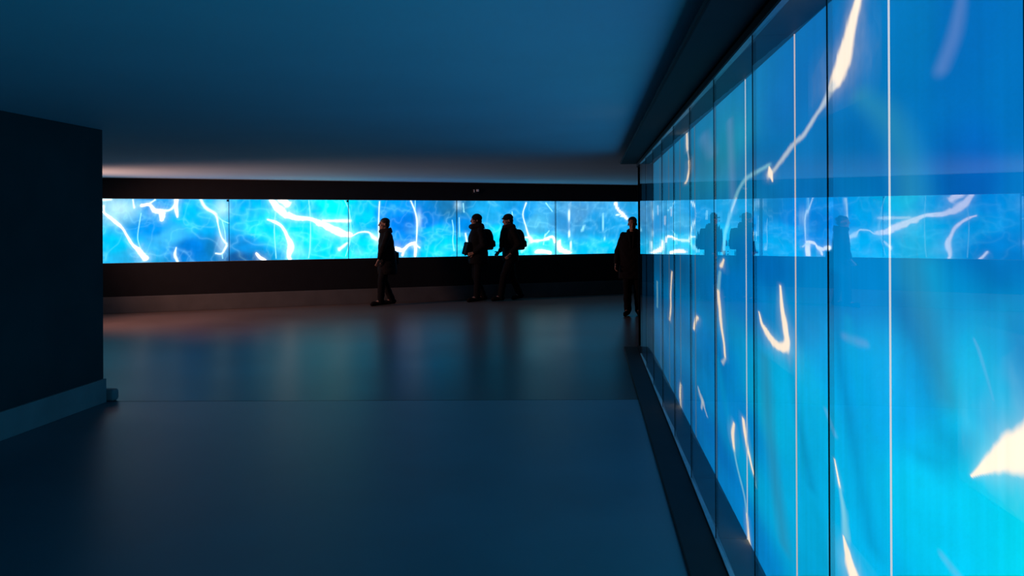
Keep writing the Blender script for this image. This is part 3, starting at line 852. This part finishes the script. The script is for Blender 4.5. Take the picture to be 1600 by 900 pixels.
def backpack(loc, rz, label, w=.30, d=.20, h=.43, lean=.05):
    root = empty('backpack', loc, rz)
    root.rotation_euler = (-lean, 0, rz)
    tag(root, label, 'backpack')
    bm = bmesh.new()
    bm_loft(bm, [(0, -d * .50, 0, w * .40, d * .38), (0, -d * .52, .02, w * .47, d * .46), (0, -d * .55, h * .30, w * .50, d * .52), (0, -d * .54, h * .62, w * .49, d * .50),
                 (0, -d * .50, h * .84, w * .44, d * .44), (0, -d * .44, h * .95, w * .34, d * .33), (0, -d * .40, h, w * .20, d * .18)], 32, 3.0)
    remeshed('pack_body', bm, M['pack'], root, .011, 3, .003)
    bm = bmesh.new()
    bm_loft(bm, [(0, -d * 1.02, .05, w * .30, .030), (0, -d * 1.06, .07, w * .36, .040), (0, -d * 1.06, h * .38, w * .36, .036), (0, -d * 1.02, h * .45, w * .30, .022)], 28, 3.0)
    remeshed('front_pocket', bm, M['pack'], root, .009, 3)
    bm = bmesh.new()
    pts = [Vector((math.cos(a) * .035, -.03, h + .005 + math.sin(a) * .035)) for a in np.linspace(0, PI, 9)]
    for a, b in zip(pts, pts[1:]): bm_capsule(bm, a, b, .007, .007, 8, 2)
    obj_from_bm('carry_loop', bm, M['pack'], root, True)
    for sx in (-1, 1):
        bm = bmesh.new()
        pts = [(sx * .08, -.02, h * .92), (sx * .105, .035, h * 1.0), (sx * .115, .14, h * .97), (sx * .120, .245, h * .72), (sx * .130, .24, h * .42), (sx * .150, .12, h * .18), (sx * .13, -.03, h * .10)]
        for a, b in zip(pts, pts[1:]): bm_capsule(bm, a, b, .016, .016, 8, 2)
        remeshed('shoulder_strap', bm, M['pack'], root, .008, 3)
    return root

def at_wall(t, off):
    p = on_wall(t, off); p.z = 0
    return p

# --- person in mid stride with a backpack (right of the pair)
p3 = pose(pelvis=(0, 0, .93), hip_l=(-.085, 0, .90), hip_r=(.085, 0, .90), chest=(0, .01, 1.27), neck=(0, .02, 1.455), head=(0, .055, 1.62),
          kn_l=(-.085, .17, .50), an_l=(-.085, .245, .098), toe_l=(-.09, .40, .055),
          kn_r=(.085, -.06, .49), an_r=(.085, -.235, .115), toe_r=(.09, -.10, .046),
          el_l=(-.235, -.10, 1.15), wr_l=(-.20, .06, .96), el_r=(.235, .02, 1.14), wr_r=(.20, .17, .99),
          _pn_l=(.9, .3, 0), _pn_r=(-.9, .3, 0), _curl_l=.7, _curl_r=.7, nod=-.12)
HW3 = 1.80
l3 = at_wall(-.242, -.55)
b, J, V, s, yaw = build_person(l3, WALK, HW3, p3, 'person in dark jacket and cap, mid stride facing left, rightmost of the two with backpacks')
coat(b, J, V, s, [(0, .0, .80, .175, .15), (0, .0, .84, .185, .165), (0, .0, 1.0, .18, .155), (0, 0, 1.15, .185, .15), (0, .0, 1.30, .195, .155), (0, .0, 1.42, .15, .12), (0, .015, 1.50, .075, .08)], M['jacket'])
headwear('cap', b, J, V, s, yaw, [((0, -.016, .058), (.088, .108, .082)), ((0, .075, .05), (.062, .05, .016))], M['knit'])
headwear('hair', b, J, V, s, yaw, [((0, -.045, .0), (.084, .072, .085)), ((0, -.05, -.07), (.07, .055, .06))], M['hair'])
bm = bmesh.new()
for a, c, r0, r1 in (((-.07, -.03, 1.49), (.07, -.03, 1.49), .062, .062), ((-.07, .0, 1.50), (-.03, .10, 1.49), .055, .05), ((.07, .0, 1.50), (.03, .10, 1.49), .055, .05), ((-.03, .11, 1.49), (.03, .11, 1.49), .05, .05),
                     ((.0, .13, 1.47), (.02, .175, 1.30), .05, .05), ((.02, .175, 1.30), (.03, .185, 1.10), .05, .045)):
    bm_capsule(bm, V(a), V(c), r0 * s, r1 * s)
remeshed('scarf', bm, M['knit'], b, .011, 3, .005)
def pack_on(person_loc, back, z, label, **k):
    p = Vector(person_loc) + Matrix.Rotation(WALK, 3, 'Z') @ Vector((0, -back, 0)); p.z = z
    return backpack(p, WALK, label, **k)
pack_on(l3, .10, 1.05, 'dark backpack on the rightmost walker, the one in mid stride')

# --- person with hood and backpack carrying a flat case in front
p2 = pose(pelvis=(0, 0, .945), chest=(0, .01, 1.28), neck=(0, .02, 1.46), head=(0, .045, 1.625),
          kn_l=(-.085, .04, .50), an_l=(-.085, .06, .098), toe_l=(-.09, .22, .046),
          kn_r=(.085, .03, .50), an_r=(.085, -.13, .098), toe_r=(.09, .03, .046),
          el_l=(-.25, -.03, 1.14), wr_l=(-.175, .15, .985), el_r=(.25, -.03, 1.14), wr_r=(.175, .15, .985),
          _hd_l=(.3, .75, -.25), _hd_r=(-.3, .75, -.25), _pn_l=(.9, -.2, .1), _pn_r=(-.9, -.2, .1), _curl_l=.8, _curl_r=.8)
l2 = at_wall(-.932, -.50)
b, J, V, s, yaw = build_person(l2, WALK, 1.80, p2, 'hooded person with thick collar, holding a flat dark case in front')
coat(b, J, V, s, [(0, .0, .76, .19, .19), (0, .0, .82, .20, .20), (0, .0, 1.0, .195, .19), (0, .01, 1.15, .2, .185), (0, .01, 1.30, .205, .185), (0, .0, 1.42, .16, .14), (0, .015, 1.51, .09, .095)], M['jacket'])
headwear('hood', b, J, V, s, yaw, [((0, -.022, .050), (.094, .108, .088)), ((0, -.035, -.02), (.09, .088, .09)), ((0, -.05, -.11), (.10, .085, .07))], M['jacket'])
bm = bmesh.new()
for a, c, r in (((-.075, -.04, 1.50), (.075, -.04, 1.50), .07), ((-.08, 0, 1.51), (-.035, .11, 1.50), .062), ((.08, 0, 1.51), (.035, .11, 1.50), .062), ((-.035, .125, 1.50), (.035, .125, 1.50), .058)):
    bm_capsule(bm, V(a), V(c), r * s, r * s)
remeshed('scarf', bm, M['knit'], b, .011, 3, .005)
pack_on(l2, .125, 1.06, 'dark backpack on the hooded person holding the flat case', d=.19)
pc = Vector(l2) + Matrix.Rotation(WALK, 3, 'Z') @ Vector((0, .25, 0))
case = empty('flat_case', (pc.x, pc.y, .965), WALK)
case.rotation_euler = (math.radians(15), 0, WALK)
tag(case, 'flat dark case held upright in front by the hooded person', 'case')
box('case_body', -.135, .135, -.075, .075, 0, .26, M['pack'], case, .02, 3)
box('lid_edge', -.139, .139, -.079, .079, .21, .227, M['pack'], case, .006)
bm = bmesh.new()
pts = [Vector((math.cos(a) * .05, 0, .258 + math.sin(a) * .03)) for a in np.linspace(0, PI, 9)]
for a, c in zip(pts, pts[1:]): bm_capsule(bm, a, c, .008, .008, 8, 2)
obj_from_bm('handle', bm, M['dark_metal'], case, True)

# --- person walking alone further left, bag at the hip behind
p1 = pose(chest=(0, -.005, 1.28), neck=(0, .0, 1.46), head=(0, .03, 1.62),
          kn_l=(-.085, .10, .50), an_l=(-.085, .12, .098), toe_l=(-.09, .28, .046),
          kn_r=(.085, .03, .50), an_r=(.085, -.14, .098), toe_r=(.09, .02, .046),
          el_l=(-.235, .10, 1.16), wr_l=(-.20, .17, .93), el_r=(.235, -.06, 1.15), wr_r=(.215, -.17, .97),
          _curl_l=.6, _curl_r=.9, _pn_l=(.9, .2, 0), _pn_r=(-.9, .2, 0))
l1 = at_wall(-2.855, -.50)
b, J, V, s, yaw = build_person(l1, WALK, 1.73, p1, 'person in long dark coat walking left alone before the lit strip')
coat(b, J, V, s, [(0, -.03, .62, .20, .185), (0, -.03, .68, .205, .19), (0, -.025, .95, .195, .18), (0, -.015, 1.12, .19, .165), (0, -.01, 1.30, .19, .145), (0, -.005, 1.42, .15, .12), (0, .005, 1.50, .08, .085)], M['coat'])
headwear('hair', b, J, V, s, yaw, [((0, -.022, .052), (.083, .100, .080)), ((0, -.055, -.01), (.078, .060, .075))], M['hair'])
bm = bmesh.new()
for a, c, r in (((-.07, -.05, 1.49), (.07, -.05, 1.49), .058), ((-.075, -.02, 1.50), (-.03, .08, 1.48), .05), ((.075, -.02, 1.50), (.03, .08, 1.48), .05), ((0, -.10, 1.53), (0, -.11, 1.47), .03)):
    bm_capsule(bm, V(a), V(c), r * s, r * s)
remeshed('scarf', bm, M['knit'], b, .011, 3, .004)
pb = Vector(l1) + Matrix.Rotation(WALK, 3, 'Z') @ Vector((.19, -.20, 0))
bag = empty('shoulder_bag', (pb.x, pb.y, .80), WALK)
tag(bag, 'dark bag hanging behind the hip of the lone walker in the long coat', 'bag')
bm = bmesh.new()
bm_loft(bm, [(0, 0, 0, .06, .085), (0, 0, .02, .07, .10), (0, 0, .18, .065, .105), (0, 0, .24, .05, .10)], 28, 3.2)
remeshed('bag_body', bm, M['pack'], bag, .009, 3)
box('flap', -.075, -.062, -.09, .09, .10, .235, M['pack'], bag, .006)
bm = bmesh.new()
pts = [(0, -.07, .22), (-.01, -.04, .255), (-.02, .02, .262), (-.01, .06, .245), (0, .07, .22)]
for a, c in zip(pts, pts[1:]): bm_capsule(bm, a, c, .012, .012, 8, 2)
obj_from_bm('strap', bm, M['pack'], bag, True)

# --- person in a coat coming round the end of the right wall
p4 = pose(kn_l=(-.09, .03, .50), an_l=(-.095, -.03, .098), toe_l=(-.12, .13, .046),
          kn_r=(.09, .07, .50), an_r=(.09, .05, .098), toe_r=(.115, .21, .046),
          el_l=(-.265, -.03, 1.15), wr_l=(-.285, .08, .92), el_r=(.265, -.03, 1.15), wr_r=(.285, .08, .92),
          _pn_l=(.9, .3, 0), _pn_r=(-.9, .3, 0), _curl_l=.7, _curl_r=.7, yaw=.12)
u4 = (988.5 - 800) / 1250.0
zc4 = 13.85
l4 = Vector((u4 * zc4 * math.cos(THETA) - zc4 * math.sin(THETA), u4 * zc4 * math.sin(THETA) + zc4 * math.cos(THETA), 0))
b, J, V, s, yaw = build_person(l4, PI - .15, 1.70, p4, 'person in dark thigh-length coat facing the viewer, half hidden by the right wall end')
coat(b, J, V, s, [(0, .0, .66, .25, .165), (0, .0, .72, .255, .17), (0, .0, .95, .235, .165), (0, .0, 1.12, .225, .155), (0, 0, 1.30, .225, .15), (0, .0, 1.42, .165, .12), (0, .0, 1.495, .08, .085)], M['coat'])
headwear('hair', b, J, V, s, yaw, [((0, -.024, .062), (.081, .096, .074)), ((0, -.05, .01), (.078, .062, .06))], M['hair'])
bm = bmesh.new()
for sx in (-1, 1):
    bm_capsule(bm, V((sx * .075, -.03, 1.50)), V((sx * .035, .115, 1.40)), .040 * s, .030 * s)
    bm_capsule(bm, V((sx * .035, .125, 1.40)), V((sx * .02, .150, 1.22)), .030 * s, .020 * s)
bm_capsule(bm, V((-.05, -.03, 1.50)), V((.05, -.03, 1.50)), .056 * s, .056 * s)
remeshed('lapels', bm, M['coat'], b, .009, 3)

# ------------------------------------------------------------------ lamps: a warm lamp in the hall round the corner on the left
def lamp(name, kind, loc, energy, col, size):
    L = bpy.data.lights.new(name, kind)
    L.energy = energy; L.color = col
    if kind == 'POINT': L.shadow_soft_size = size
    o = bpy.data.objects.new(name, L); o.location = loc
    return link(o)
hl = lamp('hall_lamp', 'SPOT', (-9.9, 11.2, 1.85), 1350, (1.0, .42, .29), .25)
hl.data.spot_size = math.radians(85); hl.data.spot_blend = 1.0; hl.data.shadow_soft_size = .3
hl.rotation_euler = (DW + Vector((0, 0, -.16))).to_track_quat('-Z', 'Y').to_euler()

w = bpy.data.worlds.new('World'); scene.world = w
w.use_nodes = True
bg = w.node_tree.nodes['Background']
bg.inputs['Color'].default_value = (.02, .05, .08, 1); bg.inputs['Strength'].default_value = .02

# ------------------------------------------------------------------ camera
cam = bpy.data.cameras.new('Camera')
cam.sensor_width = 36.0
cam.lens = 1250 / 1600 * 36.0
cam.shift_y = -100.4 / 1600
cam.clip_start = .02
co = bpy.data.objects.new('Camera', cam)
co.rotation_mode = 'QUATERNION'
co.rotation_quaternion = (Matrix.Rotation(THETA, 3, 'Z') @ Matrix.Rotation(PI / 2, 3, 'X') @ Matrix.Rotation(-.0049, 3, 'Z')).to_quaternion()
co.location = (0, 0, 1.6)
link(co)
scene.camera = co

scene.view_settings.view_transform = 'Standard'
scene.view_settings.look = 'None'
scene.view_settings.gamma = 1.0
scene.view_settings.exposure = 0.0
scene.view_settings.use_curve_mapping = False
cy = scene.cycles
cy.max_bounces = 10; cy.diffuse_bounces = 4; cy.glossy_bounces = 5; cy.transparent_max_bounces = 16
cy.use_denoising = True
cy.caustics_reflective = False; cy.caustics_refractive = False
cy.sample_clamp_indirect = 3.0
